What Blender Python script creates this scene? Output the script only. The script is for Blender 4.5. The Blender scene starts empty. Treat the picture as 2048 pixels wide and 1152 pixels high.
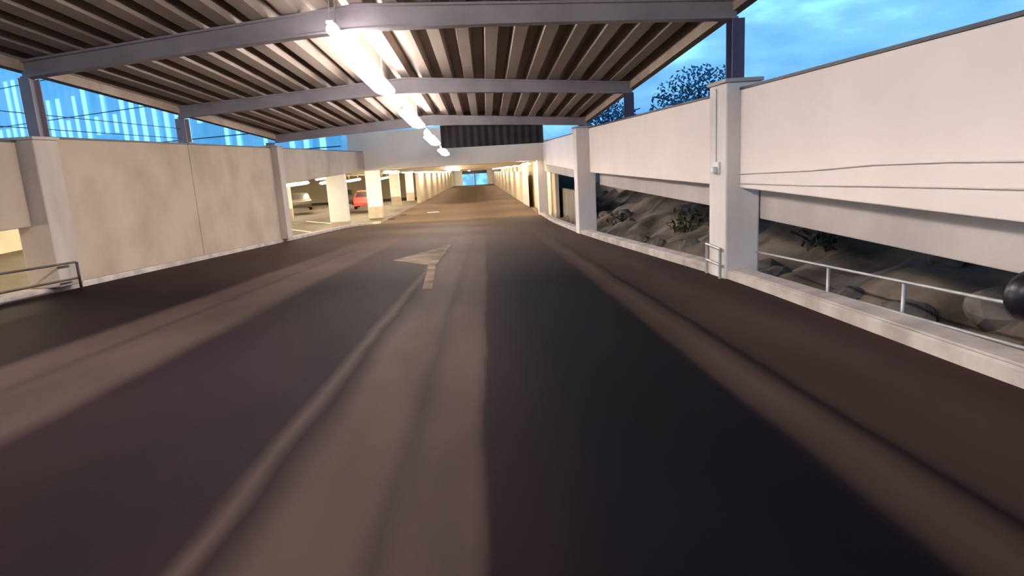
import bpy, bmesh, math, random
from mathutils import Vector, Matrix

scene = bpy.context.scene
col = scene.collection
random.seed(7)

# ------------------------------------------------------------------ camera
cam_data = bpy.data.cameras.new('camera')
cam = bpy.data.objects.new('camera', cam_data)
col.objects.link(cam)
RIGHT = Vector((0.99745943, -0.04231238, -0.05730932))
FWD = Vector((0.03018555, 0.97974051, -0.19798323))
UP = Vector((0.06452540, 0.19575033, 0.97852863))
mw = Matrix((( RIGHT.x, UP.x, -FWD.x, 0.0),
             ( RIGHT.y, UP.y, -FWD.y, 0.0),
             ( RIGHT.z, UP.z, -FWD.z, 1.2),
             (0, 0, 0, 1)))
cam.matrix_world = mw
cam_data.sensor_width = 36.0
cam_data.lens = 36.0 * 1308.66 / 2048.0
cam_data.clip_start = 0.05
cam_data.clip_end = 500
scene.camera = cam

# ------------------------------------------------------------------ world: dusk sky
world = bpy.data.worlds.new('dusk_sky')
scene.world = world
world.use_nodes = True
wn = world.node_tree.nodes; wl = world.node_tree.links
for n in list(wn): wn.remove(n)
w_out = wn.new('ShaderNodeOutputWorld'); w_bg = wn.new('ShaderNodeBackground')
w_tc = wn.new('ShaderNodeTexCoord'); w_map = wn.new('ShaderNodeMapping')
w_map.inputs['Scale'].default_value = (2.2, 2.2, 7.0)
w_noise = wn.new('ShaderNodeTexNoise'); w_noise.inputs['Scale'].default_value = 2.2
w_noise.inputs['Detail'].default_value = 5
w_ramp = wn.new('ShaderNodeValToRGB')
e = w_ramp.color_ramp.elements
e[0].position = 0.36; e[0].color = (0.10, 0.31, 0.62, 1)
e[1].position = 0.68; e[1].color = (0.30, 0.80, 1.0, 1)
m_ = w_ramp.color_ramp.elements.new(0.52); m_.color = (0.16, 0.42, 0.85, 1)
wl.new(w_tc.outputs['Generated'], w_map.inputs['Vector'])
wl.new(w_map.outputs['Vector'], w_noise.inputs['Vector'])
wl.new(w_noise.outputs['Fac'], w_ramp.inputs['Fac'])
# bright near the horizon, dark towards the zenith
w_sep = wn.new('ShaderNodeSeparateXYZ'); wl.new(w_tc.outputs['Generated'], w_sep.inputs[0])
w_el = wn.new('ShaderNodeValToRGB'); el_ = w_el.color_ramp.elements
el_[0].position = 0.0; el_[0].color = (0.75, 0.75, 0.75, 1)
el_[1].position = 0.62; el_[1].color = (0.03, 0.03, 0.05, 1)
for p_, v_ in ((0.12, 1.15), (0.33, 1.0), (0.45, 0.25)):
    q_ = w_el.color_ramp.elements.new(p_); q_.color = (v_, v_, v_, 1)
wl.new(w_sep.outputs['Z'], w_el.inputs['Fac'])
w_mul = wn.new('ShaderNodeMixRGB'); w_mul.blend_type = 'MULTIPLY'; w_mul.inputs['Fac'].default_value = 1.0
wl.new(w_ramp.outputs['Color'], w_mul.inputs['Color1']); wl.new(w_el.outputs['Color'], w_mul.inputs['Color2'])
wl.new(w_mul.outputs['Color'], w_bg.inputs['Color'])
w_bg.inputs['Strength'].default_value = 1.45
wl.new(w_bg.outputs['Background'], w_out.inputs['Surface'])

# ------------------------------------------------------------------ exposure and lamp powers
scene.view_settings.view_transform = 'Standard'
scene.view_settings.look = 'None'
scene.view_settings.exposure = 0.0
scene.view_settings.gamma = 1.0
scene.view_settings.use_curve_mapping = False
scene.cycles.use_denoising = True
scene.cycles.max_bounces = 8
scene.cycles.diffuse_bounces = 4
scene.cycles.sample_clamp_indirect = 4.0
LAMP = 77.0          # roof lamps over the ramp
HALL_LAMP = 70.0     # lamps in the parking hall
GARAGE_LAMP = 52.0   # lamps in the lower garage

# ------------------------------------------------------------------ materials
def new_mat(name):
    m = bpy.data.materials.new(name); m.use_nodes = True
    nt = m.node_tree
    return m, nt, nt.nodes['Principled BSDF']

def noisy(name, c1, c2, scale=3.0, rough=0.8, detail=6, stretch=(1, 1, 1), bump=0.0, metal=0.0, spec=0.4, lo=0.35, hi=0.65, bscale=None):
    m, nt, b = new_mat(name)
    tc = nt.nodes.new('ShaderNodeTexCoord'); mp = nt.nodes.new('ShaderNodeMapping')
    mp.inputs['Scale'].default_value = stretch
    nz = nt.nodes.new('ShaderNodeTexNoise'); nz.inputs['Scale'].default_value = scale
    nz.inputs['Detail'].default_value = detail
    rp = nt.nodes.new('ShaderNodeValToRGB')
    rp.color_ramp.elements[0].position = lo; rp.color_ramp.elements[0].color = (*c1, 1)
    rp.color_ramp.elements[1].position = hi; rp.color_ramp.elements[1].color = (*c2, 1)
    nt.links.new(tc.outputs['Object'], mp.inputs['Vector'])
    nt.links.new(mp.outputs['Vector'], nz.inputs['Vector'])
    nt.links.new(nz.outputs['Fac'], rp.inputs['Fac'])
    nt.links.new(rp.outputs['Color'], b.inputs['Base Color'])
    b.inputs['Roughness'].default_value = rough
    b.inputs['Metallic'].default_value = metal
    b.inputs['Specular IOR Level'].default_value = spec
    if bump:
        n2 = nt.nodes.new('ShaderNodeTexNoise'); n2.inputs['Scale'].default_value = bscale or scale * 12
        n2.inputs['Detail'].default_value = 4
        bp = nt.nodes.new('ShaderNodeBump'); bp.inputs['Strength'].default_value = bump
        bp.inputs['Distance'].default_value = 0.02
        nt.links.new(tc.outputs['Object'], n2.inputs['Vector'])
        nt.links.new(n2.outputs['Fac'], bp.inputs['Height'])
        nt.links.new(bp.outputs['Normal'], b.inputs['Normal'])
    return m

def emissive(name, color, strength):
    m, nt, b = new_mat(name)
    b.inputs['Base Color'].default_value = (0.8, 0.8, 0.8, 1)
    b.inputs['Emission Color'].default_value = (*color, 1)
    b.inputs['Emission Strength'].default_value = strength
    return m

M = {}
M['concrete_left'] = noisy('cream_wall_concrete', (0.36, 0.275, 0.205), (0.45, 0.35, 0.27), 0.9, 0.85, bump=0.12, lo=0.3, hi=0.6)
M['concrete_right'] = noisy('pale_parapet_concrete', (0.80, 0.685, 0.64), (0.86, 0.74, 0.695), 0.8, 0.8, bump=0.08)
M['post'] = noisy('grey_post_concrete', (0.66, 0.585, 0.57), (0.78, 0.70, 0.67), 1.6, 0.8, bump=0.15, stretch=(1, 1, 0.4))
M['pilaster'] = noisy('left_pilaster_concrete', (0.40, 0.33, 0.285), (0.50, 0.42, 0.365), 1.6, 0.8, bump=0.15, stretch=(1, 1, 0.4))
M['beam_conc'] = noisy('edge_beam_concrete', (0.40, 0.35, 0.335), (0.50, 0.44, 0.42), 1.2, 0.85, bump=0.12)
M['kerb'] = noisy('kerb_concrete', (0.36, 0.305, 0.28), (0.54, 0.465, 0.43), 2.5, 0.9, bump=0.3, bscale=30)
M['coping'] = noisy('dark_flashing', (0.03, 0.035, 0.05), (0.06, 0.06, 0.08), 3, 0.5)
M['steel'] = noisy('lilac_grey_steel', (0.21, 0.18, 0.205), (0.27, 0.235, 0.26), 2.0, 0.5, spec=0.5)
M['steel_dark'] = noisy('dark_navy_steel', (0.05, 0.05, 0.10), (0.09, 0.08, 0.14), 2.0, 0.5)
M['steel_light'] = noisy('galvanised_steel', (0.42, 0.40, 0.40), (0.55, 0.52, 0.52), 8.0, 0.45, metal=0.4)
M['rail_dark'] = noisy('backlit_rail_steel', (0.05, 0.035, 0.028), (0.07, 0.05, 0.04), 8.0, 0.5)  # steel rails, their backlit darkness put into the colour
M['deck'] = noisy('roof_deck_metal', (0.20, 0.15, 0.122), (0.27, 0.215, 0.18), 1.2, 0.55, stretch=(1, 0.3, 1))
M['purlin'] = noisy('eaves_timber', (0.36, 0.27, 0.21), (0.46, 0.36, 0.29), 2, 0.6)
M['dark_clad'] = noisy('dark_cladding', (0.010, 0.007, 0.009), (0.022, 0.016, 0.018), 2, 0.7)
M['lamp'] = emissive('lamp_diffuser', (1.0, 0.935, 0.88), LAMP)
M['hall_lamp'] = emissive('hall_lamp_diffuser', (1.0, 0.84, 0.58), HALL_LAMP)
M['garage_lamp'] = emissive('garage_lamp_diffuser', (1.0, 0.85, 0.60), GARAGE_LAMP)
M['white_metal'] = noisy('lamp_housing_white', (0.7, 0.7, 0.7), (0.8, 0.8, 0.8), 5, 0.5)
M['hall_floor'] = noisy('hall_asphalt', (0.065, 0.052, 0.038), (0.095, 0.075, 0.056), 0.7, 0.7, bump=0.1)
M['hall_wall'] = noisy('hall_wall_paint', (0.58, 0.50, 0.38), (0.68, 0.59, 0.46), 0.8, 0.85)
M['pillar_white'] = noisy('white_pillar_paint', (0.82, 0.80, 0.72), (0.88, 0.86, 0.80), 2, 0.6)
M['pillar_grey'] = noisy('bare_pillar_base', (0.40, 0.34, 0.27), (0.50, 0.43, 0.34), 2, 0.8)
M['soffit'] = noisy('garage_soffit', (0.42, 0.35, 0.26), (0.55, 0.47, 0.36), 1.0, 0.85)
M['garage_wall'] = noisy('garage_wall_concrete', (0.46, 0.37, 0.28), (0.58, 0.48, 0.37), 0.8, 0.85)
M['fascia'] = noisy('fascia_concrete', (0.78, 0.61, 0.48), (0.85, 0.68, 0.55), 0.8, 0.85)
M['paint'] = noisy('worn_white_paint', (0.070, 0.051, 0.039), (0.15, 0.115, 0.086), 2.2, 0.9, spec=0.02, lo=0.35, hi=0.65)
M['line'] = noisy('white_line_paint', (0.70, 0.64, 0.52), (0.85, 0.80, 0.68), 4.0, 0.6)
M['soil'] = noisy('dry_bank_soil', (0.045, 0.033, 0.024), (0.27, 0.20, 0.145), 1.1, 0.95, bump=0.8, bscale=9)
M['rock'] = noisy('bank_rock', (0.085, 0.068, 0.058), (0.24, 0.195, 0.165), 2.2, 0.95, bump=0.6)
M['shrub'] = noisy('shrub_leaf', (0.035, 0.035, 0.015), (0.09, 0.085, 0.04), 6.0, 0.8)
M['tree_leaf'] = noisy('dusk_foliage', (0.06, 0.16, 0.24), (0.16, 0.34, 0.46), 1.0, 0.8)
M['bark'] = noisy('tree_bark', (0.03, 0.025, 0.03), (0.06, 0.05, 0.05), 4, 0.9)
M['rubber'] = noisy('black_moulded_plastic', (0.012, 0.010, 0.016), (0.02, 0.016, 0.026), 4, 0.35)
M['glass'] = noisy('dark_car_glass', (0.02, 0.02, 0.022), (0.03, 0.03, 0.032), 3, 0.15)
M['tyre'] = noisy('tyre_rubber', (0.012, 0.012, 0.012), (0.02, 0.02, 0.02), 6, 0.9)
M['car_dark'] = noisy('dark_car_paint', (0.07, 0.055, 0.045), (0.09, 0.07, 0.055), 2, 0.3)
M['car_red'] = noisy('red_car_paint', (0.62, 0.08, 0.07), (0.68, 0.11, 0.09), 2, 0.35)
M['car_grey'] = noisy('grey_car_paint', (0.30, 0.26, 0.23), (0.34, 0.29, 0.26), 2, 0.35)
M['tail'] = noisy('tail_lamp_red', (0.5, 0.02, 0.02), (0.6, 0.03, 0.03), 3, 0.3)
M['rim'] = noisy('wheel_rim', (0.4, 0.4, 0.4), (0.5, 0.5, 0.5), 3, 0.35, metal=0.7)
M['door_frame'] = noisy('white_door_frame', (0.86, 0.84, 0.82), (0.9, 0.88, 0.86), 2, 0.6)
M['strip'] = emissive('cyan_glow_strip', (0.30, 0.85, 1.0), 1.15)  # bright gaps of the facade, their brightness given as emission
M['door_glow'] = None
M['outer_ground'] = noisy('outer_ground', (0.05, 0.045, 0.04), (0.09, 0.08, 0.07), 0.6, 0.95)

# blue translucent sheeting; its dusk brightness is put in as emission
m, nt, b = new_mat('blue_glow_sheet')
tc = nt.nodes.new('ShaderNodeTexCoord'); nz = nt.nodes.new('ShaderNodeTexNoise'); nz.inputs['Scale'].default_value = 0.25
rp = nt.nodes.new('ShaderNodeValToRGB')
rp.color_ramp.elements[0].position = 0.35; rp.color_ramp.elements[0].color = (0.07, 0.31, 0.60, 1)
rp.color_ramp.elements[1].position = 0.65; rp.color_ramp.elements[1].color = (0.13, 0.40, 0.72, 1)
nt.links.new(tc.outputs['Object'], nz.inputs['Vector']); nt.links.new(nz.outputs['Fac'], rp.inputs['Fac'])
nt.links.new(rp.outputs['Color'], b.inputs['Emission Color']); b.inputs['Emission Strength'].default_value = 0.85
b.inputs['Base Color'].default_value = (0.15, 0.35, 0.5, 1); b.inputs['Roughness'].default_value = 0.5
M['blue_sheet'] = m

# daylight seen through the far door: put into the pane as emission
m, nt, b = new_mat('blue_glow_glazing')
tc = nt.nodes.new('ShaderNodeTexCoord'); nz = nt.nodes.new('ShaderNodeTexNoise'); nz.inputs['Scale'].default_value = 0.5
rp = nt.nodes.new('ShaderNodeValToRGB')
rp.color_ramp.elements[0].position = 0.4; rp.color_ramp.elements[0].color = (0.10, 0.38, 0.75, 1)
rp.color_ramp.elements[1].position = 0.6; rp.color_ramp.elements[1].color = (0.30, 0.85, 1.0, 1)
nt.links.new(tc.outputs['Object'], nz.inputs['Vector']); nt.links.new(nz.outputs['Fac'], rp.inputs['Fac'])
nt.links.new(rp.outputs['Color'], b.inputs['Emission Color']); b.inputs['Emission Strength'].default_value = 1.0
b.inputs['Base Color'].default_value = (0.05, 0.2, 0.35, 1)
M['door_glow'] = m

# road: worn wheel tracks run along the ramp (bands across x), broken by noise; the pale middle bands also hold painted lamp reflection
m, nt, b = new_mat('worn_asphalt')
L_ = nt.links.new
tc = nt.nodes.new('ShaderNodeTexCoord')
sep = nt.nodes.new('ShaderNodeSeparateXYZ'); L_(tc.outputs['Object'], sep.inputs[0])
mp = nt.nodes.new('ShaderNodeMapping'); mp.inputs['Scale'].default_value = (1.2, 0.35, 1)
L_(tc.outputs['Object'], mp.inputs['Vector'])
wob = nt.nodes.new('ShaderNodeTexNoise'); wob.inputs['Scale'].default_value = 1.6; wob.inputs['Detail'].default_value = 6
L_(mp.outputs['Vector'], wob.inputs['Vector'])
ws = nt.nodes.new('ShaderNodeMath'); ws.operation = 'MULTIPLY_ADD'; ws.inputs[1].default_value = 0.14; ws.inputs[2].default_value = -0.07
L_(wob.outputs['Fac'], ws.inputs[0])
xs = nt.nodes.new('ShaderNodeMath'); xs.operation = 'ADD'; L_(sep.outputs['X'], xs.inputs[0]); L_(ws.outputs[0], xs.inputs[1])
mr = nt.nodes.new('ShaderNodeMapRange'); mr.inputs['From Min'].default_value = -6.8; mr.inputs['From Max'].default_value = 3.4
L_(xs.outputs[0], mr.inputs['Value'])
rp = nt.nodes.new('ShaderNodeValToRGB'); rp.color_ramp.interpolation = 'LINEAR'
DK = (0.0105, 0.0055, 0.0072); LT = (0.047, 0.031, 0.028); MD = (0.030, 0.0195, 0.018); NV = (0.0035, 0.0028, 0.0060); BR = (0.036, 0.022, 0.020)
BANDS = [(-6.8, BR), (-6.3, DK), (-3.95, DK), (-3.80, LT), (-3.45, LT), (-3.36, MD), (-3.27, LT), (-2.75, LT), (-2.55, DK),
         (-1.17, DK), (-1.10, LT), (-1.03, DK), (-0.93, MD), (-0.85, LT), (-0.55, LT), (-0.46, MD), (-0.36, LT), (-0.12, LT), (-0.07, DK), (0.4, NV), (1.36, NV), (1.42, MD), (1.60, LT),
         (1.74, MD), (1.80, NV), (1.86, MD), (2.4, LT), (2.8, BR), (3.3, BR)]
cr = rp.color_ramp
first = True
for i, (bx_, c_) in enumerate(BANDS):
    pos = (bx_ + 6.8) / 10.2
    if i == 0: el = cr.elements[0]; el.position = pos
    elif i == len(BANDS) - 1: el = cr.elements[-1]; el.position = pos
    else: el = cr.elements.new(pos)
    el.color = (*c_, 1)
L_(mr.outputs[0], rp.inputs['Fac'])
gr = nt.nodes.new('ShaderNodeTexNoise'); gr.inputs['Scale'].default_value = 1.1; gr.inputs['Detail'].default_value = 8
L_(mp.outputs['Vector'], gr.inputs['Vector'])
gm = nt.nodes.new('ShaderNodeMapRange'); gm.inputs['From Min'].default_value = 0.3; gm.inputs['From Max'].default_value = 0.7
gm.inputs['To Min'].default_value = 0.75; gm.inputs['To Max'].default_value = 1.25
L_(gr.outputs['Fac'], gm.inputs['Value'])
mx = nt.nodes.new('ShaderNodeVectorMath'); mx.operation = 'SCALE'
L_(rp.outputs['Color'], mx.inputs[0]); L_(gm.outputs[0], mx.inputs['Scale'])
# further down the ramp the lamps' glancing reflection is painted in as a paler colour
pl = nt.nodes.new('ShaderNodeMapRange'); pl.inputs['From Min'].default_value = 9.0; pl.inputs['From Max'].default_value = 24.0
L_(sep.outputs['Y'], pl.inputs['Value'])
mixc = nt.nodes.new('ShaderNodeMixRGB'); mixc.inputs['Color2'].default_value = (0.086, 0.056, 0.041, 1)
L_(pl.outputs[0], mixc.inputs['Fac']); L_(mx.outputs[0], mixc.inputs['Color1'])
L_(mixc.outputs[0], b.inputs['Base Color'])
b.inputs['Roughness'].default_value = 0.75; b.inputs['Specular IOR Level'].default_value = 0.03
n2 = nt.nodes.new('ShaderNodeTexNoise'); n2.inputs['Scale'].default_value = 45; L_(tc.outputs['Object'], n2.inputs['Vector'])
bp = nt.nodes.new('ShaderNodeBump'); bp.inputs['Strength'].default_value = 0.15; bp.inputs['Distance'].default_value = 0.01
L_(n2.outputs['Fac'], bp.inputs['Height']); L_(bp.outputs['Normal'], b.inputs['Normal'])
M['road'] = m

# ------------------------------------------------------------------ mesh helpers
class MB:
    def __init__(self): self.bm = bmesh.new()
    def box(self, x0, x1, y0, y1, z0, z1):
        self.hexa([(x0,y0,z0),(x1,y0,z0),(x1,y1,z0),(x0,y1,z0)], [(x0,y0,z1),(x1,y0,z1),(x1,y1,z1),(x0,y1,z1)]); return self
    def hexa(self, lo, hi):
        v = [self.bm.verts.new(p) for p in lo] + [self.bm.verts.new(p) for p in hi]
        n = len(lo)
        self.bm.faces.new(v[:n][::-1]); self.bm.faces.new(v[n:])
        for i in range(n): self.bm.faces.new((v[i], v[(i+1) % n], v[n+(i+1) % n], v[n+i]))
        return self
    def loft(self, sections, caps=True, closed=True):
        rings = [[self.bm.verts.new(p) for p in s] for s in sections]
        n = len(rings[0])
        for a, b_ in zip(rings, rings[1:]):
            for i in range(n if closed else n - 1):
                self.bm.faces.new((a[i], a[(i+1) % n], b_[(i+1) % n], b_[i]))
        if caps and closed:
            self.bm.faces.new(rings[0][::-1]); self.bm.faces.new(rings[-1])
        return self
    def tube(self, pts, r, n=8):
        pts = [Vector(p) for p in pts]; secs = []
        for i, p in enumerate(pts):
            t = (pts[min(i+1, len(pts)-1)] - pts[max(i-1, 0)]).normalized()
            ref = Vector((0, 0, 1)) if abs(t.z) < 0.9 else Vector((1, 0, 0))
            a = t.cross(ref).normalized(); b_ = t.cross(a).normalized()
            secs.append([p + a*(r*math.cos(k*2*math.pi/n)) + b_*(r*math.sin(k*2*math.pi/n)) for k in range(n)])
        return self.loft(secs)
    def blob(self, c, r, sub=2, jitter=0.15, sq=(1, 1, 1)):
        g = bmesh.ops.create_icosphere(self.bm, subdivisions=sub, radius=1.0)
        for v in g['verts']:
            k = 1 + random.uniform(-jitter, jitter)
            v.co = Vector(c) + Vector((v.co.x*sq[0], v.co.y*sq[1], v.co.z*sq[2])) * r * k
        return self
    def build(self, name, mat, parent=None, bevel=0.0, smooth=False):
        bmesh.ops.recalc_face_normals(self.bm, faces=self.bm.faces[:])
        me = bpy.data.meshes.new(name); self.bm.to_mesh(me); self.bm.free()
        me.materials.append(mat)
        o = bpy.data.objects.new(name, me); col.objects.link(o)
        if parent is not None:
            o.parent = parent
            o.matrix_parent_inverse = parent_world(parent).inverted()
        if smooth:
            for p in me.polygons: p.use_smooth = True
        if bevel:
            bv = o.modifiers.new('bevel', 'BEVEL'); bv.width = bevel; bv.segments = 2; bv.limit_method = 'ANGLE'
        return o

def parent_world(o):
    mat = Matrix.Translation(o.location) @ o.rotation_euler.to_matrix().to_4x4()
    if o.parent: mat = parent_world(o.parent) @ o.matrix_parent_inverse @ mat
    return mat
def empty(name, loc, label, cat, group=None, rz=0.0):
    o = bpy.data.objects.new(name, None); o.empty_display_size = 0.2
    col.objects.link(o); o.location = loc; o.rotation_euler = (0, 0, rz)
    return tag(o, label, cat, group)
def tag(o, label, cat, group=None, kind=None):
    o['label'] = label; o['category'] = cat
    if group: o['group'] = group
    if kind: o['kind'] = kind
    return o
def struct(o, label=None, cat=None):
    o['kind'] = 'structure'
    if label: o['label'] = label
    if cat: o['category'] = cat
    return o
def copy_tree(o, loc, label, group=None):
    c = o.copy(); col.objects.link(c); c.location = loc; c['label'] = label
    if group: c['group'] = group
    for ch in o.children:
        d = ch.copy(); col.objects.link(d); d.parent = c
        for g in ch.children:
            h_ = g.copy(); col.objects.link(h_); h_.parent = d
    return c
def lerp(tab, y):
    if y <= tab[0][0]: return tab[0][1]
    for (a, va), (b_, vb) in zip(tab, tab[1:]):
        if y <= b_:
            t = (y - a) / (b_ - a); t = t*t*(3-2*t) if False else t
            return va + (vb - va) * t
    return tab[-1][1]

# ------------------------------------------------------------------ the place's main lines
S = 0.0589                                     # ramp fall
def sm(a, b_, t):
    t = min(1, max(0, (t - a) / (b_ - a))); return t*t*(3-2*t)
def road_z(x, y):
    ramp = -S*y - 0.026*x*(1 - sm(30, 42, y))
    flat = -2.36 - 0.02*(y - 40)
    k = sm(36, 44, y)
    return ramp*(1-k) + flat*k
KERB = [(-8, 2.98), (3.4, 3.0), (5.5, 3.08), (7.5, 3.15), (9, 3.15), (12.2, 3.02), (16, 2.86), (20.3, 2.75), (28, 2.82), (36, 3.05), (40, 3.12), (44, 3.1), (140, 1.65)]
def kerb_x(y): return lerp(KERB, y)
def left_x(y): return -6.5 + 0.0 if y < 44 else -6.5 + (y-44)*0.0
ROOF_MID = -1.6
def roof_off(x):                               # underside of the deck above the ramp line
    return 3.90 - 0.35*abs(x - ROOF_MID)/5.0
def beam_bot(x):
    return 3.56 - 0.26*(abs(x - ROOF_MID)/5.0)**1.3
BEAMS = [2.4, 9.6, 15.1, 21.7]
TOP = 1.85                                     # level top of the parapets

# ------------------------------------------------------------------ structure: floors
ys = [-8 + i*0.5 for i in range(0, 105)] + [45 + i*4 for i in range(0, 25)]
mb = MB()
grid = []
for y in ys:
    xr = kerb_x(y) + 0.02
    grid.append([(x, y, road_z(x, y)) for x in [(-6.55) + (xr + 6.55)*i/24 for i in range(25)]])
rows = [[mb.bm.verts.new(p) for p in r] for r in grid]
for a, b_ in zip(rows, rows[1:]):
    for i in range(24): mb.bm.faces.new((a[i], a[i+1], b_[i+1], b_[i]))
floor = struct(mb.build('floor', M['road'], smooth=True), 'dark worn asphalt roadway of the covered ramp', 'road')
mb = MB(); mb.loft([[(-26, y, z-0.3), (-6.5, y, z-0.3), (-6.5, y, z), (-26, y, z)] for y, z in ((-8, -2.36), (40.5, -2.37), (110, -3.77))])
struct(mb.build('floor.001', M['hall_floor']), 'grey brown floor of the parking hall left of the ramp', 'floor')
# outside ground on the right, far away
mb = MB(); mb.box(9.5, 160, -40, 220, -4.0, -3.0)
struct(mb.build('floor.002', M['outer_ground']), 'dark ground outside beyond the planted bank', 'ground')

# kerb strips
def kerb_profile(y, side):
    if side > 0:
        k = kerb_x(y); z = road_z(k, y)
        return [(k, y, z-0.25), (k, y, z+0.10), (k+0.015, y, z+0.115), (k+0.03, y, z+0.115), (k+0.035, y, z+0.09), (k+0.05, y, z+0.09), (k+0.055, y, z+0.122), (k+0.24, y, z+0.135), (k+0.255, y, z+0.12), (k+0.255, y, z-0.6), (k+0.1, y, z-0.6)]
    z = road_z(-6.5, y)
    return [(-6.48, y, z-0.25), (-6.48, y, z+0.07), (-6.5, y, z+0.09), (-6.85, y, z+0.09), (-6.85, y, -2.55), (-6.6, y, -2.55)]
ky = [-8 + i*1.0 for i in range(49)]
mb = MB(); mb.loft([kerb_profile(y, 1) for y in ky]); struct(mb.build('kerb_strip', M['kerb']), 'pale concrete kerb along the right edge of the ramp', 'kerb')
mb = MB(); mb.loft([kerb_profile(y, -1) for y in ky]); struct(mb.build('kerb_strip.001', M['kerb']), 'pale concrete kerb along the left edge of the ramp', 'kerb')

# ------------------------------------------------------------------ structure: roof deck (trapezoid ribs along the ramp)
prof = []
x = -6.75; per = 0.46
while x < 3.6:
    for dx, up in ((0, 0), (0.20, 0), (0.235, 0.20), (0.425, 0.20)):
        if x + dx < 3.65: prof.append((x + dx, up))
    x += per
mb = MB(); secs = []
for y in (-6, 4, 14, 22.3):
    secs.append([(px, y, roof_off(px) + u - S*y) for px, u in prof] + [(px, y, roof_off(px) + 0.27 - S*y) for px, u in prof[::-1]])
mb.loft(secs)
struct(mb.build('ceiling', M['deck']), 'brown ribbed metal roof deck over the ramp', 'ceiling')
# eaves purlins
for xx, nm in ((-6.62, 'trim_1'), (3.42, 'trim_2')):
    mb = MB(); secs = []
    for y in (-6, 22.3):
        z = roof_off(xx) - S*y
        secs.append([(xx-0.07, y, z-0.15), (xx+0.07, y, z-0.15), (xx+0.07, y, z), (xx-0.07, y, z)])
    mb.loft(secs); struct(mb.build(nm, M['purlin']), 'pale eaves purlin along the %s edge of the roof' % ('left' if xx < 0 else 'right'), 'purlin')
# black cladding hung under the end of the roof, right of the lamps, with a solid verge above the last beam
mb = MB(); y = 22.05; pts = [-1.36 + i*3.36/28 for i in range(29)]
lo = [(px, y + (0.03 if i % 2 else 0.0), 1.56) for i, px in enumerate(pts)]
hi = [(px, y + (0.03 if i % 2 else 0.0), beam_bot(px) - S*y + 0.06) for i, px in enumerate(pts)]
lo2 = [(px, y+0.10, z) for px, _, z in lo]; hi2 = [(px, y+0.10, z) for px, _, z in hi]
for i in range(28):
    mb.hexa([lo[i], lo[i+1], lo2[i+1], lo2[i]], [hi[i], hi[i+1], hi2[i+1], hi2[i]])
bmesh.ops.remove_doubles(mb.bm, verts=mb.bm.verts[:], dist=0.0005)
struct(mb.build('wall_far', M['dark_clad']), 'black cladding hanging under the far end of the ramp roof', 'wall')

mb = MB(); xs_ = [-6.75 + i*10.4/20 for i in range(21)]
mb.loft([[(px, 22.3, roof_off(px) - 0.05 - S*22.3), (px, 22.36, roof_off(px) - 0.05 - S*22.3), (px, 22.36, roof_off(px) + 0.3 - S*22.3), (px, 22.3, roof_off(px) + 0.3 - S*22.3)] for px in xs_])
struct(mb.build('trim_3', M['deck']), 'brown verge trim closing the far end of the roof deck', 'trim')

# ------------------------------------------------------------------ lower garage
def g_x(y): return -0.0107*(y - 40)
def gz(y): return -2.36 - 0.02*(y - 40)
mb = MB(); mb.box(-1.2, 3.9, 36.5, 36.8, 0.86, 1.95); mb.box(-7.3, -1.2, 36.5, 36.8, 0.86, 2.9)  # taller left box is added to stand for the lamps' beige glow
struct(mb.build('wall_far.001', M['fascia']), 'pale concrete fascia across the mouth of the lower garage, its taller left part standing for lamp glow', 'wall')
mb = MB()
mb.hexa([(-26, 36.8, 0.92), (4.2, 36.8, 0.92), (3.2, 140, 0.92-2.06), (-26, 140, 0.92-2.06)], [(-26, 36.8, 1.2), (4.2, 36.8, 1.2), (3.2, 140, 1.2-2.0), (-26, 140, 1.2-2.0)])
struct(mb.build('ceiling.002', M['soffit']), 'cream soffit of the lower garage', 'ceiling')
mb = MB(); mb.box(-26, -6.9, -8, 36.8, 0.86, 1.1)
struct(mb.build('ceiling.003', M['soffit']), 'cream soffit of the parking hall left of the ramp', 'ceiling')
# right wall of the garage with an open slot above it
mb = MB()
mb.hexa([(3.0, 52.5, -2.9), (3.25, 52.5, -2.9), (1.9, 139, -4.6), (1.62, 139, -4.6)], [(3.0, 52.5, -0.11), (3.25, 52.5, -0.11), (1.9, 139, -1.84), (1.62, 139, -1.84)])
struct(mb.build('wall_right', M['garage_wall']), 'beige lower garage wall on the right', 'wall')
mb = MB()
mb.hexa([(3.9, 37, -2.9), (4.1, 37, -2.9), (3.2, 139, -4.6), (3.0, 139, -4.6)], [(3.9, 37, 1.0), (4.1, 37, 1.0), (3.2, 139, -1.0), (3.0, 139, -1.0)])
struct(mb.build('wall_right.001', M['garage_wall']), 'brown wall behind the slot above the garage wall', 'wall')
mb = MB()
mb.hexa([(-6.9, 66, -3.0), (-6.55, 66, -3.0), (-6.55, 139, -4.6), (-6.9, 139, -4.6)], [(-6.9, 66, 0.5), (-6.55, 66, 0.5), (-6.55, 139, -1.0), (-6.9, 139, -1.0)])
struct(mb.build('wall_left', M['garage_wall']), 'beige lower garage wall on the left beyond the pillars', 'wall')
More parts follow.
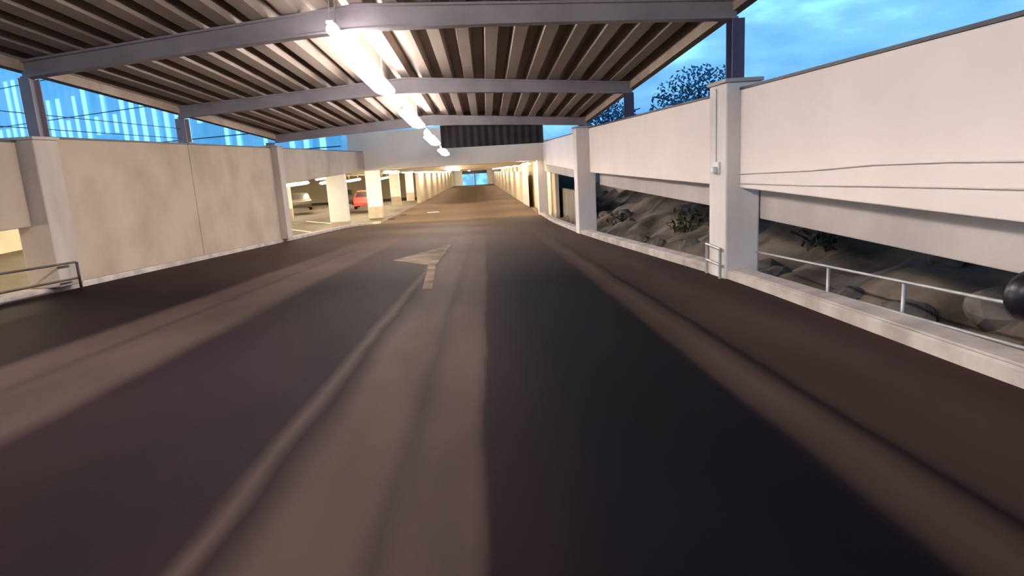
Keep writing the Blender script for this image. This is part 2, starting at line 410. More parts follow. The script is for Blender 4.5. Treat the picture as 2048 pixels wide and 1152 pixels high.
# end wall with door
yd = 138.0; zf = gz(yd); cx = -2.0
mb = MB(); mb.box(-6.95, -6.3, yd, yd+0.4, zf-0.5, zf+3.6); mb.box(1.6, 4.0, yd, yd+0.4, zf-0.5, zf+3.6)
mb.box(-6.3, 1.6, yd, yd+0.4, zf+2.95, zf+3.6)
struct(mb.build('wall_far.002', M['pillar_white']), 'white end wall around the far exit', 'wall')
d = empty('door_1', (cx, yd, zf), 'small blue glowing exit door in white frame at the far end', 'door'); d['kind'] = 'structure'
MB().box(-6.3, -4.7, yd-0.15, yd+0.1, zf, zf+2.95).build('frame', M['door_frame'], d)
MB().box(0.45, 1.6, yd-0.15, yd+0.1, zf, zf+2.95).build('frame', M['door_frame'], d)
MB().box(-4.7, 0.45, yd-0.1, yd+0.1, zf+2.3, zf+2.95).build('header', M['steel_dark'], d)
MB().box(-4.7, 0.45, yd, yd+0.05, zf, zf+2.3).build('pane', M['door_glow'], d)
for mx_ in (-2.1,):
    MB().box(mx_-0.12, mx_+0.12, yd-0.06, yd, zf, zf+2.3).build('mullion', M['steel'], d)
# back walls of the parking hall
mb = MB(); mb.box(-26.3, -26, -8, 140, -4.6, 1.2); struct(mb.build('wall_left.001', M['hall_wall']), 'cream back wall of the parking hall', 'wall')
mb = MB(); mb.box(-26, -6.9, -8.3, -8, -2.6, 1.2); struct(mb.build('wall_near', M['hall_wall']), 'cream near wall of the parking hall', 'wall')
mb = MB(); mb.box(-26, -6.9, 84, 84.3, -4.6, 0.9); struct(mb.build('wall_left.002', M['hall_wall']), 'cream far wall of the parking hall', 'wall')
# garage cross beams (downstands)
for i, y in enumerate((46, 56, 68, 82, 100)):
    z = 0.92 - 0.02*(y-36.8)
    mb = MB(); mb.box(-25.9, 3.0, y, y+0.4, z-0.22, z+0.02)
    tag(mb.build('downstand_beam', M['soffit'], bevel=0.01), ['nearest', 'second', 'third', 'fourth', 'farthest'][i] + ' cream downstand beam under the lower garage soffit', 'beam', 'garage downstand beams')

# ------------------------------------------------------------------ left side walls and pilasters
def panel(name, x0, x1, y0, y1, zb0, zb1, zt, mat, label, cat='wall panel', cop=True, group=None, xb=None):
    """an upright slab between y0 and y1, bottom edge zb0 to zb1; x0 and x1 are its road and rear faces"""
    xe0, xe1 = (x0, x1) if xb is None else xb
    r = empty(name, (x0, (y0+y1)/2, min(zb0, zb1)), label, cat, group)
    m_ = MB(); m_.hexa([(x0, y0, zb0), (x1, y0, zb0), (xe1, y1, zb1), (xe0, y1, zb1)], [(x0, y0, zt), (x1, y0, zt), (xe1, y1, zt), (xe0, y1, zt)])
    m_.build('slab', mat, r, bevel=0.012)
    if cop:
        s_ = 0.015 if x1 > x0 else -0.015
        m_ = MB(); m_.hexa([(x0-s_, y0, zt), (x1+s_, y0, zt), (xe1+s_, y1, zt), (xe0-s_, y1, zt)], [(x0-s_, y0, zt+0.03), (x1+s_, y0, zt+0.03), (xe1+s_, y1, zt+0.03), (xe0-s_, y1, zt+0.03)])
        m_.build('coping', M['coping'], r)
    return r
def lz(y): return road_z(-6.5, y) + 0.09
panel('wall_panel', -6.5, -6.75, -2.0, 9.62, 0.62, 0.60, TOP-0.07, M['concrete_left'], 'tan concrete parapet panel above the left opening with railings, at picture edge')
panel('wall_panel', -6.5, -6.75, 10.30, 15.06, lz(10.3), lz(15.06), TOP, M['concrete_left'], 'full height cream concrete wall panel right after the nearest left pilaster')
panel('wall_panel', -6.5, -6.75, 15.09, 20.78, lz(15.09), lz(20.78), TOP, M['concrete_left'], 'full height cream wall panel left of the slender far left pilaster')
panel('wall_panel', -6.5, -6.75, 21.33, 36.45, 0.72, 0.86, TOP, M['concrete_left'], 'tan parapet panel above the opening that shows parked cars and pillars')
def pilaster(y0, y1, label, top=TOP):
    r = empty('pilaster', (-6.4, (y0+y1)/2, lz(y0)), label, 'pillar')
    m_ = MB(); m_.hexa([(-6.75, y0, lz(y0)), (-6.30, y0, lz(y0)), (-6.30, y1, lz(y1)), (-6.75, y1, lz(y1))], [(-6.75, y0, top), (-6.30, y0, top), (-6.30, y1, top), (-6.75, y1, top)])
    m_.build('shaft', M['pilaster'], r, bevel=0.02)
    m_ = MB(); m_.hexa([(-6.76, y0-0.02, top), (-6.28, y0-0.02, top), (-6.28, y1+0.02, top), (-6.76, y1+0.02, top)], [(-6.76, y0-0.02, top+0.04), (-6.28, y0-0.02, top+0.04), (-6.28, y1+0.02, top+0.04), (-6.76, y1+0.02, top+0.04)])
    m_.build('cap', M['pilaster'], r)
    return r
pilaster(9.68, 10.24, 'broad pale concrete pilaster at the left picture edge between parapet and tall wall', TOP-0.04)
pilaster(20.80, 21.30, 'slender pale pilaster where the left wall ends and the opening begins', TOP+0.03)

# ------------------------------------------------------------------ right side posts and panels
def rpost(y0, y1, dep, ztop, label, face=True):
    k = kerb_x((y0+y1)/2) - 0.03; z = road_z(k, (y0+y1)/2) - 0.3
    r = empty('concrete_post', (k + dep/2, (y0+y1)/2, z), label, 'pillar')
    MB().box(k, k+dep, y0, y1, z, ztop).build('shaft', M['post'], r, bevel=0.025)
    MB().box(k-0.02, k+dep+0.02, y0-0.02, y1+0.02, ztop, ztop+0.05).build('cap', M['beam_conc'], r, bevel=0.01)
    return r, k, z
POST = rpost(8.50, 9.14, 0.46, 1.95, 'large grey concrete post nearest on the right with small fixture on its face')
rpost(19.6, 20.3, 0.55, 1.88, 'second concrete post along the right kerb between two open bays')
rpost(38.7, 39.4, 0.55, 0.83, 'third concrete post along the right kerb at the garage mouth')
rpost(51.6, 52.3, 0.4, 0.58, 'farthest pale concrete post on the right where the garage wall starts')
panel('parapet_panel', 3.30, 3.46, -3.0, 8.48, 0.60, 0.62, TOP, M['concrete_right'], 'large pale parapet panel at the right edge with two cables across it')
panel('parapet_panel', 3.32, 3.48, 9.16, 19.58, 0.62, 0.58, TOP, M['concrete_right'], 'pale parapet panel between the first and second right posts', xb=(3.12, 3.28))
panel('parapet_panel', 3.12, 3.28, 20.32, 36.4, 0.58, 0.66, TOP-0.03, M['concrete_right'], 'short looking pale parapet panel beyond the second right post', xb=(3.25, 3.38))
def ebeam(y0, y1, label, x=3.58, xe=None):
    xe = x if xe is None else xe
    m_ = MB(); m_.hexa([(x, y0, 0.24), (x+0.2, y0, 0.24), (xe+0.2, y1, 0.2), (xe, y1, 0.2)], [(x, y0, 0.66), (x+0.2, y0, 0.66), (xe+0.2, y1, 0.62), (xe, y1, 0.62)])
    return tag(m_.build('edge_beam', M['beam_conc'], bevel=0.012), label, 'beam', 'right hand edge beams')
ebeam(-3.0, 8.5, 'grey edge beam under the large parapet panel at the right picture edge')
ebeam(9.14, 19.6, 'grey edge beam under the parapet panel between the first two right posts', 3.58, 3.4)
ebeam(20.3, 38.7, 'grey edge beam beyond the second right post', 3.4, 3.5)

# fixture and guard frame on the nearest post
k, zb = POST[1], POST[2]
f = empty('wall_fixture', (k-0.04, 8.76, 0.86), 'small white fixture with bracket on the road face of the nearest right post', 'fixture')
MB().box(k-0.035, k, 8.68, 8.88, 0.80, 0.96).build('back_box', M['white_metal'], f, bevel=0.008)
MB().box(k-0.10, k-0.035, 8.70, 8.80, 0.82, 0.90).build('head', M['white_metal'], f, bevel=0.015)
MB().tube([(k-0.012, 8.84, 0.96), (k-0.012, 8.84, 1.9)], 0.011).build('conduit', M['white_metal'], f)
g = empty('guard_frame', (k-0.05, 8.8, road_z(k, 8.8)), 'low pale steel guard frame at the foot of the nearest right post', 'guard')
zr = road_z(k, 8.8)
for yy in (8.55, 9.08):
    MB().tube([(k-0.05, yy, zr), (k-0.05, yy, zr+0.42)], 0.022).build('upright', M['steel_light'], g)
for zz in (0.20, 0.42):
    MB().tube([(k-0.05, 8.53, zr+zz), (k-0.05, 9.10, zr+zz)], 0.018).build('crossbar', M['steel_light'], g)

# thin cables across the near right panel
for pts, lab in (([(3.285, 8.46, 0.80), (3.285, 6.6, 0.88), (3.285, 5.5, 0.95), (3.285, 4.6, 0.98), (3.285, 3.9, 0.99), (3.285, 1.0, 1.0)], 'upper thin grey cable across the large right parapet panel'),
                 ([(3.285, 8.46, 0.68), (3.285, 6.6, 0.73), (3.285, 5.5, 0.77), (3.285, 4.6, 0.80), (3.285, 3.9, 0.82), (3.285, 1.0, 0.84)], 'lower thin grey cable across the large right parapet panel')):
    tag(MB().tube(pts, 0.007, 6).build('cable', M['post'], smooth=True), lab, 'cable', 'cables on the right parapet')

# railing behind the right kerb
def railing(name, x, y0, y1, off, posts, r, mat, label, foot):
    e_ = empty(name, (x, (y0+y1)/2, off[0] - S*(y0+y1)/2), label, 'railing')
    for o_ in off:
        n = 12; MB().tube([(x, y0 + (y1-y0)*i/n, o_ - S*(y0 + (y1-y0)*i/n)) for i in range(n+1)], r).build('rail', mat, e_, smooth=True)
    for py in posts:
        MB().tube([(x+0.02, py, foot - S*py), (x+0.02, py, max(off) - S*py)], r*1.3).build('post', mat, e_, smooth=True)
    return e_
railing('railing', 3.50, 1.0, 8.4, (0.27, -0.01), (5.35, 6.6, 2.5), 0.014, M['steel_light'], 'thin grey two rail railing behind the right kerb at the picture edge', -0.45)
railing('railing', -6.22, 3.0, 9.98, (0.60, 0.36), (9.98, 6.4, 3.0), 0.016, M['rail_dark'], 'thin dark two rail railing in the nearest left opening', 0.155)

# black rounded housing beside the railing end
hs = empty('rounded_housing', (3.13, 3.6, -0.10), 'black rounded housing cut by the right picture edge beside the railing', 'housing')
mb = MB(); secs = []
prof_h = [(-0.09, 0.01), (-0.085, 0.06), (-0.07, 0.10), (-0.045, 0.13), (0.0, 0.145), (0.03, 0.145), (0.04, 0.13), (0.042, 0.01)]
for dy, r in prof_h:
    secs.append([(3.14 + r*1.06*math.cos(t*2*math.pi/28), 3.6+dy, 0.222 + r*1.06*math.sin(t*2*math.pi/28)) for t in range(28)])
mb.loft(secs); mb.build('shell', M['rubber'], hs, smooth=True)
MB().tube([(3.17, 3.62, 0.2), (3.17, 3.62, -0.09)], 0.018).build('stalk', M['rubber'], hs, smooth=True)

# ------------------------------------------------------------------ roof beams and steel columns
def roof_beam(y, label):
    r = empty('roof_beam', (ROOF_MID, y, beam_bot(ROOF_MID) - S*y), label, 'beam', 'arched steel roof beams')
    x_end = 3.4
    xs_ = [-6.6 + i*(x_end+6.6)/30 for i in range(31)]
    sk = -0.13 if y == 9.6 else 0.0
    def ribbon(y0, y1, zl, zh):
        def q(px, yy, z): yy = yy + sk*(px - ROOF_MID); return (px, yy, z - S*(y + sk*(px - ROOF_MID)))
        m_ = MB(); m_.loft([[q(px, y0, zl(px)), q(px, y1, zl(px)), q(px, y1, zh(px)), q(px, y0, zh(px))] for px in xs_]); return m_
    ribbon(y-0.05, y+0.05, lambda p: beam_bot(p)+0.02, lambda p: roof_off(p)-0.03).build('web', M['steel'], r)
    ribbon(y-0.11, y+0.11, lambda p: beam_bot(p), lambda p: beam_bot(p)+0.025).build('flange', M['steel'], r)
    ribbon(y-0.11, y+0.11, lambda p: roof_off(p)-0.035, lambda p: roof_off(p)-0.003).build('flange', M['steel'], r)
    return r
for y, lab in zip(BEAMS, ('nearest arched grey steel roof beam at the top of the picture', 'arched grey roof beam springing from the steel column at the left picture edge', 'arched grey roof beam in front of the second lit roof lamp', 'arched grey roof beam directly before the black cladding')):
    roof_beam(y, lab)
def steel_col(x, y, w, dpt, z0, z1, mat, label):
    r = empty('steel_column', (x, y, z0), label, 'column')
    m_ = MB(); t = 0.02
    m_.box(x-w/2, x+w/2, y-dpt/2, y-dpt/2+t, z0+0.02, z1); m_.box(x-w/2, x+w/2, y+dpt/2-t, y+dpt/2, z0+0.02, z1); m_.box(x-t/2, x+t/2, y-dpt/2+t, y+dpt/2-t, z0+0.02, z1)
    m_.build('shaft', mat, r)
    MB().box(x-w/2-0.04, x+w/2+0.04, y-dpt/2-0.04, y+dpt/2+0.04, z0, z0+0.02).build('base_plate', mat, r)
    return r
names_l = {1.9: 'steel column above the left parapet nearest the camera', 8.5: None}
def ctop(x, y): return beam_bot(x) - S*y
steel_col(-6.55, 10.25, 0.16, 0.24, TOP+0.0, ctop(-6.55, 10.25), M['steel'], 'lilac grey steel column on the broad left pilaster')
steel_col(-6.60, 15.2, 0.20, 0.24, TOP+0.03, ctop(-6.6, 15.1), M['steel'], 'steel column on the tall left wall under the second roof beam')
steel_col(-6.60, 21.15, 0.20, 0.24, TOP+0.07, ctop(-6.6, 21.7), M['steel'], 'short steel column on the slender left pilaster')
steel_col(3.40, 8.95, 0.16, 0.24, TOP+0.03, ctop(3.4, 8.95), M['steel_dark'], 'dark steel column on the right parapet beside the large nearest post')
steel_col(3.33, 15.1, 0.18, 0.22, TOP+0.03, ctop(3.3, 15.1), M['steel_dark'], 'dark navy steel column on the right parapet midway between posts')
steel_col(3.22, 21.7, 0.18, 0.22, TOP+0.03, ctop(3.2, 21.7), M['steel_dark'], 'small dark steel column just behind the second right post')
# rail that carries the lamps from the last roof beam to the garage fascia
lr = empty('lamp_rail', (-1.88, 21.9, 2.3), 'slim steel rail carrying lamps from the last roof beam to the garage', 'rail')
MB().tube([(-1.88, 21.85, 2.36), (-1.88, 27.2, 3.56 - S*27.2), (-1.88, 36.5, 3.56 - S*36.5)], 0.035).build('rail', M['steel'], lr)
# wire rails above the left parapet
for zz, lab in ((0.17, 'lower thin wire strung above the left wall'), (0.38, 'upper thin wire strung above the left wall')):
    tag(MB().tube([(-6.62, y, TOP + zz - 0.002*y) for y in (0.5, 5, 10, 15.1)], 0.007, 6).build('wire', M['steel_dark']), lab, 'wire', 'wires above the left wall')

# ------------------------------------------------------------------ roof lamps
def lamp_proto(length, w, label, group, mat, loc, slope, rodlen=0.16):
    """a batten lamp hung on two rods, its own axis along y"""
    r = empty('batten_lamp' if length > 1.5 else 'short_lamp', loc, label, 'lamp', group)
    r.rotation_euler = (-math.atan(slope), 0, 0)
    def par(o):
        o.parent = r; return o
    m_ = MB(); m_.box(-0.05, 0.05, -length/2+0.03, length/2-0.03, 0.085, 0.12); par(m_.build('housing', M['white_metal'], bevel=0.006))
    m_ = MB(); secs_ = []
    for yy, k_ in ((-length/2, 0.45), (-length/2+0.12, 0.8), (-length/2+0.4, 1.0), (length/2-0.4, 1.0), (length/2-0.12, 0.8), (length/2, 0.45)):
        secs_.append([(k_*w*0.5*math.cos(t*2*math.pi/16), yy, 0.02 + k_*0.07*math.sin(t*2*math.pi/16)) for t in range(16)])
    if length < 1.5: secs_ = [secs_[0], secs_[1], secs_[-2], secs_[-1]]
    m_.loft(secs_); par(m_.build('diffuser', mat, smooth=False))
    for yy in (-length*0.35, length*0.35):
        par(MB().tube([(0, yy, 0.11), (0, yy, 0.11+rodlen)], 0.008, 6).build('hanger', M['white_metal']))
    return r
LX = -1.88; OFF = 3.40
proto = None
order = ['roof lamp right behind the camera', 'nearest roof lamp overhead', 'large bright roof lamp cut by the top of the picture', 'second long roof lamp down the row between two beams', 'third long roof lamp down the row in front of black cladding', 'long roof lamp under the pale soffit before the garage mouth']
for i, yc in enumerate((-1.3, 5.3, 12.2, 18.65, 25.3, 31.9)):
    lab = 'glowing white batten, ' + order[i]
    if i < 5: loc = (LX, yc, OFF - S*yc)
    else: loc = (LX, yc, OFF - S*yc)
    if i == 4: proto2 = lamp_proto(3.7, 0.40, lab, 'long roof lamps', M['lamp'], loc, S, 0.06)
    elif i == 5: copy_tree(proto2, loc, lab, 'long roof lamps')
    elif proto is None: proto = lamp_proto(3.7, 0.40, lab, 'long roof lamps', M['lamp'], loc, S, 0.52)
    else: copy_tree(proto, loc, lab, 'long roof lamps')
sp = None
for yc, lab in ((2.7, 'short glowing lamp behind the nearest roof beam'), (9.1, 'short glowing lamp behind the beam at the top of the picture'), (15.6, 'short glowing lamp between the first and second long roof lamps')):
    loc = (LX+0.04, yc, OFF+0.02 - S*yc)
    if sp is None: sp = lamp_proto(0.5, 0.18, lab, 'short roof lamps', M['lamp'], loc, S, 0.50)
    else: copy_tree(sp, loc, lab, 'short roof lamps')
lamp_proto(0.5, 0.18, 'short glowing lamp between the second and third long roof lamps', 'short roof lamps', M['lamp'], (LX+0.02, 22.5, OFF - S*22.5), S, 0.06)

# garage lamps
def rank(n): return ['nearest', 'second', 'third', 'fourth', 'fifth', 'sixth', 'seventh', 'eighth', 'ninth', 'tenth'][n]
gp = None
for i in range(10):
    yc = 41 + 9.2*i
    loc = (2.55 + g_x(yc), yc, 0.62 - 0.02*(yc-40)); lab = rank(i) + ' lamp of the bright strip along the right side of the garage'
    if gp is None: gp = lamp_proto(5.6, 0.30, lab, 'right garage strip lamps', M['garage_lamp'], loc, 0.02, 0.13)
    else: copy_tree(gp, loc, lab, 'right garage strip lamps')
for i in range(10):
    yc = 40.5 + 9.2*i
    copy_tree(gp, (-5.6 + g_x(yc), yc, 0.62 - 0.02*(yc-40)), rank(i) + ' lamp of the bright strip along the left side of the garage', 'left garage strip lamps')
for i, yc in enumerate((40, 48, 56, 133.5)):  # the farthest one is added to brighten the door frame
    copy_tree(gp, (-2.1 + g_x(yc), yc, 0.60 - 0.02*(yc-40)), (rank(i) if i < 3 else 'farthest') + ' lamp of the middle row inside the garage', 'middle garage lamps')
# hall lamps
hp = None
rowlab = {-9.6: 'first', -15.5: 'second', -22.0: 'third'}
for xr in (-9.6, -15.5, -22.0):
    for i in range(10):
        yc = 4 + 7.5*i
        loc = (xr, yc, (0.40 if xr > -10 else 0.66) - 0.02*max(0, yc-33)); lab = rank(i) + ' lamp of the ' + rowlab[xr] + ' row under the parking hall soffit'
        if hp is None: hp = lamp_proto(4.6, 0.3, lab, 'parking hall lamps', M['hall_lamp'], loc, 0.0, 0.35)
        elif xr == -15.5 and i == 0: hp = lamp_proto(4.6, 0.3, lab, 'parking hall lamps', M['hall_lamp'], loc, 0.0, 0.09)
        else: copy_tree(hp, loc, lab, 'parking hall lamps')

# ------------------------------------------------------------------ parking hall pillars, lines, cars
def hall_pillar(x, y, w, dpt, label, ztop=0.86, zbase=-2.36):
    r = empty('hall_pillar', (x, y, zbase), label, 'pillar')
    MB().box(x-w/2, x+w/2, y-dpt/2, y+dpt/2, zbase, zbase+0.75).build('base', M['pillar_grey'], r, bevel=0.015)
    MB().box(x-w/2+0.01, x+w/2-0.01, y-dpt/2+0.01, y+dpt/2-0.01, zbase+0.75, ztop).build('shaft', M['pillar_white'], r, bevel=0.015)
    return r
for x, y, w, dpt, lab in ((-7.55, 34.0, 0.95, 0.5, 'broad white pillar with grey base just inside the left opening'),
                          (-7.45, 44.5, 0.95, 0.6, 'second white pillar beyond the left opening near a red car'),
                          (-7.6, 56.0, 0.8, 0.6, 'third white pillar along the left side of the lower garage'),
                          (-7.0, 61.5, 0.7, 0.6, 'fourth white pillar beside the beige left garage wall'),
                          (-16.5, 17.2, 0.8, 0.6, 'white pillar seen through the nearest left opening with railings'),
                          (-17.0, 54.0, 0.4, 0.4, 'slim pale pillar deep in the hall near the far lamps'),
                          (-14.2, 48.0, 0.4, 0.4, 'slim pale pillar deep in the hall beside dark parked cars')):
    hall_pillar(x, y, w, dpt, lab, ztop=(0.86 if y < 36 else 0.92 - 0.02*(y-36.8)))
def line(x0, y0, x1, y1, w, label, group, z=-2.36, mat='line', cat='line'):
    dx, dy = x1-x0, y1-y0; l = math.hypot(dx, dy); nx, ny = -dy/l*w/2, dx/l*w/2
    zz = z if not callable(z) else None
    P_ = [(x0+nx, y0+ny), (x1+nx, y1+ny), (x1-nx, y1-ny), (x0-nx, y0-ny)]
    lo = [(a, b_, (zz if zz is not None else z(a, b_))) for a, b_ in P_]
    m_ = MB(); m_.hexa(lo, [(a, b_, c+0.006) for a, b_, c in lo])
    return tag(m_.build('painted_line', M[mat]), label, cat, group)
line(-12.3, 45.0, -8.4, 40.0, 0.16, 'white parking bay line leading to the broad white hall pillar', 'parking bay lines')
line(-12.6, 40.6, -9.4, 36.4, 0.16, 'white parking bay line nearest the slender left pilaster', 'parking bay lines')
line(-4.35, 48.2, -3.55, 48.4, 0.5, 'short white dash painted on the road near the garage mouth', None, z=road_z)
for x, y, lab in ((-6.25, 43.0, 'small dark drain cover at the left kerb, the nearer of two'), (-5.95, 47.0, 'small dark drain cover at the left road edge, the farther of two')):
    r = empty('drain_cover', (x, y, road_z(x, y)), lab, 'drain', 'dark drain covers')
    MB().box(x-0.26, x+0.26, y-0.35, y+0.35, road_z(x, y)-0.005, road_z(x, y)+0.03).build('frame', M['steel_dark'], r)
    for q in range(5):
        MB().box(x-0.22, x+0.22, y-0.3+q*0.13, y-0.3+q*0.13+0.06, road_z(x, y)+0.028, road_z(x, y)+0.04).build('grate_bar', M['tyre'], r)

# road arrow, a thin layer of worn paint
mb = MB()
for ar in ([(-0.99, 11.6), (-0.97, 17.0), (-1.95, 13.0)], [(-0.93, 8.6), (-0.80, 8.6), (-0.995, 11.8), (-1.14, 11.9)]):
    lo = [(a, b_, road_z(a, b_)) for a, b_ in ar]
    mb.hexa(lo, [(a, b_, c+0.006) for a, b_, c in lo])
tag(mb.build('road_arrow', M['paint']), 'faded white arrow painted on the middle of the ramp', 'road marking')

def car(x, y, rz, paint, label, z=-2.36):
    r = empty('parked_car', (0, 0, 0), label, 'car', None)
    def par(o, p=None): o.parent = p or r; return o
    W2 = 0.88
    side = [(-2.1, 0.28), (-2.15, 0.55), (-2.05, 0.82), (-1.25, 0.92), (-0.55, 1.36), (0.75, 1.42), (1.55, 1.02), (2.05, 0.92), (2.15, 0.55), (2.1, 0.28)]
    m_ = MB(); secs_ = []
    for xx, inset in ((-W2, 0.06), (-W2+0.06, 0.0), (W2-0.06, 0.0), (W2, 0.06)):
        secs_.append([(xx*(0.82 if zz > 1.1 else 1.0), yy*(1-inset*0.3), zz) for yy, zz in side])
    m_.loft(secs_); body = par(m_.build('body', paint, bevel=0.03))
    m_ = MB(); m_.hexa([(-0.74, -1.16, 0.97), (0.74, -1.16, 0.97), (0.66, -0.60, 1.34), (-0.66, -0.60, 1.34)], [(-0.74, -1.19, 0.985), (0.74, -1.19, 0.985), (0.66, -0.63, 1.36), (-0.66, -0.63, 1.36)]); par(m_.build('windscreen', M['glass']))
    m_ = MB(); m_.hexa([(-0.74, 1.50, 1.06), (0.74, 1.50, 1.06), (0.66, 0.84, 1.385), (-0.66, 0.84, 1.385)], [(-0.74, 1.53, 1.075), (0.74, 1.53, 1.075), (0.66, 0.87, 1.40), (-0.66, 0.87, 1.40)]); par(m_.build('rear_window', M['glass']))
    for sx in (-1, 1):
        m_ = MB(); a, b_ = sx*0.895, sx*0.735
        m_.hexa([(a, -1.05, 0.95), (a, 1.3, 1.0), (b_, 0.7, 1.36), (b_, -0.5, 1.31)], [(a+sx*0.012, -1.05, 0.95), (a+sx*0.012, 1.3, 1.0), (b_+sx*0.012, 0.7, 1.36), (b_+sx*0.012, -0.5, 1.31)]); par(m_.build('side_window', M['glass']))
        for wy in (-1.32, 1.28):
            m_ = MB(); secs_ = []
            for xx, rr in ((sx*0.68, 0.30), (sx*0.70, 0.32), (sx*0.88, 0.32), (sx*0.90, 0.30)):
                secs_.append([(xx, wy + rr*math.cos(t*2*math.pi/20), 0.32 + rr*math.sin(t*2*math.pi/20)) for t in range(20)])
            m_.loft(secs_); wh = par(m_.build('wheel', M['tyre']))
            m_ = MB(); m_.loft([[(xx, wy + 0.19*math.cos(t*2*math.pi/16), 0.32 + 0.19*math.sin(t*2*math.pi/16)) for t in range(16)] for xx in (sx*0.90, sx*0.912)]); par(m_.build('rim', M['rim']), wh)
        m_ = MB(); m_.box(sx*0.72-0.12, sx*0.72+0.12, 2.08, 2.14, 0.62, 0.78); par(m_.build('tail_lamp', M['tail']))
    r.location = (x, y, z); r.rotation_euler = (0, 0, rz)
    return r
car(-16.2, 58.0, 0.3, M['car_dark'], 'dark parked car deep in the hall behind the slim pale pillars')
car(-13.0, 61.0, 0.2, M['car_dark'], 'dark brown parked car behind the broad white hall pillar')
car(-10.0, 55.5, 0.1, M['car_red'], 'red car parked between the first and second white pillars')
car(-17.5, 13.6, 1.3, M['car_grey'], 'grey parked car seen through the nearest left opening')

# ------------------------------------------------------------------ blue facade beyond the left wall, its glow put in as emission
FA = Vector((-17.5, 45.0, 0)); FD = Vector((-0.857, 0.516, 0)).normalized(); FN = Vector((-FD.y, FD.x, 0))
fc = empty('louvred_facade', (-30, 52.5, 1.0), 'blue translucent building facade with bright vertical strips beyond the left wall', 'building')
mb = MB(); t0, t1 = -11.0, 48.0; n = 236; pts = []
for i in range(n+1):
    t = t0 + (t1-t0)*i/n
    p = FA + FD*t + FN*(0.0 if (i//2) % 2 else 0.12)
    pts.append(p)
secs = [[(p.x, p.y, 1.21), (p.x, p.y, 14.0)] for p in pts]
mb.loft(secs, caps=False, closed=False)
sheet = mb.build('sheeting', M['blue_sheet'], fc)
so = sheet.modifiers.new('thickness', 'SOLIDIFY'); so.thickness = 0.03
rs = random.Random(3)
for i in range(40):
    t = -9.5 + i*1.18 + rs.uniform(-0.12, 0.12)
    w = rs.choice((0.26, 0.32, 0.42))
    z0 = rs.choice((1.3, 1.3, 1.3, 4.5)); z1 = rs.choice((5.8, 7.5, 9.5, 13.0))
    p = FA + FD*t
    q = FN * 0.22
    a = p + q - FD*w/2; b_ = p + q + FD*w/2
    m_ = MB(); m_.hexa([(a.x, a.y, z0), (b_.x, b_.y, z0), (b_.x-q.x*0.4, b_.y-q.y*0.4, z0), (a.x-q.x*0.4, a.y-q.y*0.4, z0)], [(a.x, a.y, z1), (b_.x, b_.y, z1), (b_.x-q.x*0.4, b_.y-q.y*0.4, z1), (a.x-q.x*0.4, a.y-q.y*0.4, z1)])
    m_.build('glow_strip', M['strip'], fc)
for zz in (2.3, 3.5, 6.0, 9.0):
    a = FA + FD*t0 + FN*0.30; b_ = FA + FD*t1 + FN*0.30
    MB().tube([(a.x, a.y, zz), (b_.x, b_.y, zz)], 0.035, 6).build('horizontal_rail', M['steel_dark'], fc)

# ------------------------------------------------------------------ planted bank on the right
def bank_z(x, y):
    base = -S*min(y, 40) - 0.55
    rise = sm(3.6, 9.0, x) * 1.9 + 0.25*sm(3.5, 4.6, x)
    n_ = 0.14*math.sin(1.7*x + 0.9*y) + 0.11*math.sin(2.9*y - 1.3*x) + 0.06*math.sin(5.3*x + 4.1*y)
    return base + rise + n_*sm(3.4, 4.3, x)
mb = MB(); rows = []
yy = [-6 + i*0.3 for i in range(int(70/0.3))]
for y in yy:
    kx = kerb_x(y) + 0.2
    rows.append([mb.bm.verts.new((kx + (11-kx)*(i/26)**1.4, y, bank_z(kx + (11-kx)*(i/26)**1.4, y))) for i in range(27)])
for a, b_ in zip(rows, rows[1:]):
    for i in range(26): mb.bm.faces.new((a[i], a[i+1], b_[i+1], b_[i]))
struct(mb.build('planted_bank', M['soil'], smooth=True), 'bare brown planted bank behind the right kerb', 'bank')
mb = MB(); mb.hexa([(9.0, 6, -4), (9.3, 6, -4), (5.6, 64, -4), (5.3, 64, -4)], [(9.0, 6, 1.5), (9.3, 6, 1.5), (5.6, 64, 1.5), (5.3, 64, 1.5)])
struct(mb.build('wall_right.002', M['garage_wall']), 'brown retaining wall at the back of the planted bank', 'wall')
mb = MB(); mb.hexa([(4.3, 28, -3.4), (4.5, 28, -3.4), (4.5, 60, -3.4), (4.3, 60, -3.4)], [(4.3, 28, -0.55), (4.5, 28, -0.55), (4.5, 60, -1.3), (4.3, 60, -1.3)])
M['low_wall'] = noisy('low_wall_concrete', (0.17, 0.14, 0.12), (0.25, 0.21, 0.18), 1.2, 0.9)
struct(mb.build('wall_right.003', M['low_wall']), 'low grey retaining wall behind the kerb beyond the second right post', 'wall')
where_r = ['behind the railing at the right picture edge', 'behind the right kerb between the first and second posts', 'behind the right kerb beyond the second post']
rr = random.Random(11); nrock = [0, 0, 0]
rocks = [(4.3, 4.6), (4.6, 5.6), (4.2, 6.3), (5.0, 6.9), (4.9, 4.2), (5.4, 5.8), (4.1, 7.2),
         (4.2, 9.4), (4.5, 10.6), (4.0, 11.9), (4.9, 12.6), (4.3, 13.8), (4.0, 15.2), (4.6, 16.2), (4.2, 17.8), (5.3, 14.8), (5.6, 11.0),
         (4.9, 22.5), (5.1, 24.5), (4.9, 27.0)]
proto_r = []
for i, (x, y) in enumerate(rocks):
    sz = rr.uniform(0.14, 0.30)
    z = bank_z(x, y) + sz*0.25
    random.seed(100+i)
    b_ = 0 if y < 7.6 else (1 if y < 20 else 2)
    m_ = MB(); m_.blob((0, 0, 0), sz, 2, 0.16, (1.25, 1.0, 0.75))
    o = m_.build('rock', M['rock']); o.location = (x, y, z); o.rotation_euler = (0, 0, rr.uniform(0, 3))
    tag(o, 'grey brown rock on the bank ' + where_r[b_], 'rock', 'rocks ' + where_r[b_])
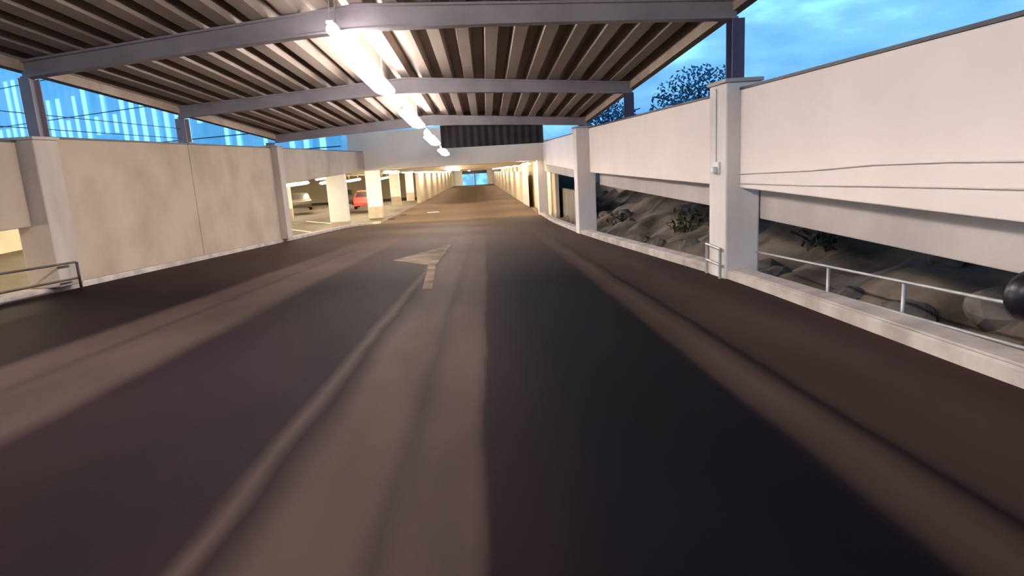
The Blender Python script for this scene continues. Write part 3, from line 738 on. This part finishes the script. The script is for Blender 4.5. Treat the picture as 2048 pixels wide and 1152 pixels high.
def shrub(x, y, s_, label, group):
    r = empty('shrub', (x, y, bank_z(x, y)), label, 'shrub', group)
    m_ = MB()
    for q in range(110):
        a = random.uniform(0, 2*math.pi); h_ = random.uniform(0.1, 1.0)*s_; rad = s_*0.7*math.sqrt(random.random())*(1.1-abs(h_/s_-0.5))
        c = Vector((x + rad*math.cos(a), y + rad*math.sin(a), bank_z(x, y) + h_))
        d1 = Vector((random.uniform(-1, 1), random.uniform(-1, 1), random.uniform(-.4, .8))).normalized()*s_*0.16
        d2 = d1.cross(Vector((random.uniform(-1, 1), random.uniform(-1, 1), 1))).normalized()*s_*0.06
        v = [m_.bm.verts.new(c-d1), m_.bm.verts.new(c+d2), m_.bm.verts.new(c+d1), m_.bm.verts.new(c-d2)]
        m_.bm.faces.new(v)
    m_.build('foliage', M['shrub'], r)
    m_ = MB()
    for q in range(5):
        a = q*1.3; m_.tube([(x, y, bank_z(x, y)-0.05), (x+0.3*s_*math.cos(a), y+0.3*s_*math.sin(a), bank_z(x, y)+0.75*s_)], 0.012, 5)
    m_.build('stems', M['bark'], r)
random.seed(21)
for x, y, s_, lab, gr_ in ((5.3, 10.0, 0.7, 'dark shrub on the bank just past the nearest right post', None), (4.9, 13.4, 0.6, 'dark shrub on the bank midway between the right posts', None),
                      (5.2, 17.0, 0.7, 'dark shrub on the bank before the second right post', None), (6.0, 5.0, 0.8, 'dark shrub behind the railing at the right picture edge', None), (5.6, 7.0, 0.7, 'dark shrub behind the foot of the large right post', None), (4.7, 23.5, 0.6, 'dark shrub on the bank beyond the second right post', None)):
    shrub(x, y, s_, lab, gr_)

# trees and a neighbouring roof beyond the right parapet
def tree(x, y, zb, h_, rad, label, seed):
    rnd = random.Random(seed)
    r = empty('tree', (x, y, zb), label, 'tree', 'trees beyond the right parapet')
    m_ = MB()
    secs_ = []
    for i in range(6):
        z = zb + h_*0.75*i/5; rr_ = 0.22*(1 - i/6)
        secs_.append([(x + 0.15*math.sin(i) + rr_*math.cos(t*math.pi/4), y + rr_*math.sin(t*math.pi/4), z) for t in range(8)])
    m_.loft(secs_)
    for q in range(9):
        a = rnd.uniform(0, 6.28); z = zb + h_*rnd.uniform(0.35, 0.75)
        m_.tube([(x, y, z), (x + rad*0.45*math.cos(a), y + rad*0.45*math.sin(a), z + rad*0.3), (x + rad*0.9*math.cos(a), y + rad*0.9*math.sin(a), z + rad*0.42)], 0.045, 5)
    m_.build('trunk', M['bark'], r)
    m_ = MB()
    for q in range(2600):
        a = rnd.uniform(0, 6.28); u = rnd.uniform(-1, 1); rr_ = rad*rnd.random()**0.4
        c = Vector((x + rr_*math.cos(a)*math.sqrt(1-u*u), y + rr_*math.sin(a)*math.sqrt(1-u*u), zb + h_*0.66 + rr_*u*0.9))
        d1 = Vector((rnd.uniform(-1, 1), rnd.uniform(-1, 1), rnd.uniform(-1, 1))).normalized()*0.17
        d2 = d1.cross(Vector((rnd.uniform(-1, 1), rnd.uniform(-1, 1), rnd.uniform(-1, 1)))).normalized()*0.08
        m_.bm.faces.new([m_.bm.verts.new(c-d1), m_.bm.verts.new(c+d2), m_.bm.verts.new(c+d1), m_.bm.verts.new(c-d2)])
    m_.build('crown', M['tree_leaf'], r)
tree(14.5, 44, -3, 9.5, 3.4, 'blue dusk tree right of the navy steel column, behind the right parapet', 1)
tree(11.0, 58, -3, 8.6, 3.0, 'smaller dusk tree seen past the second right post', 2)
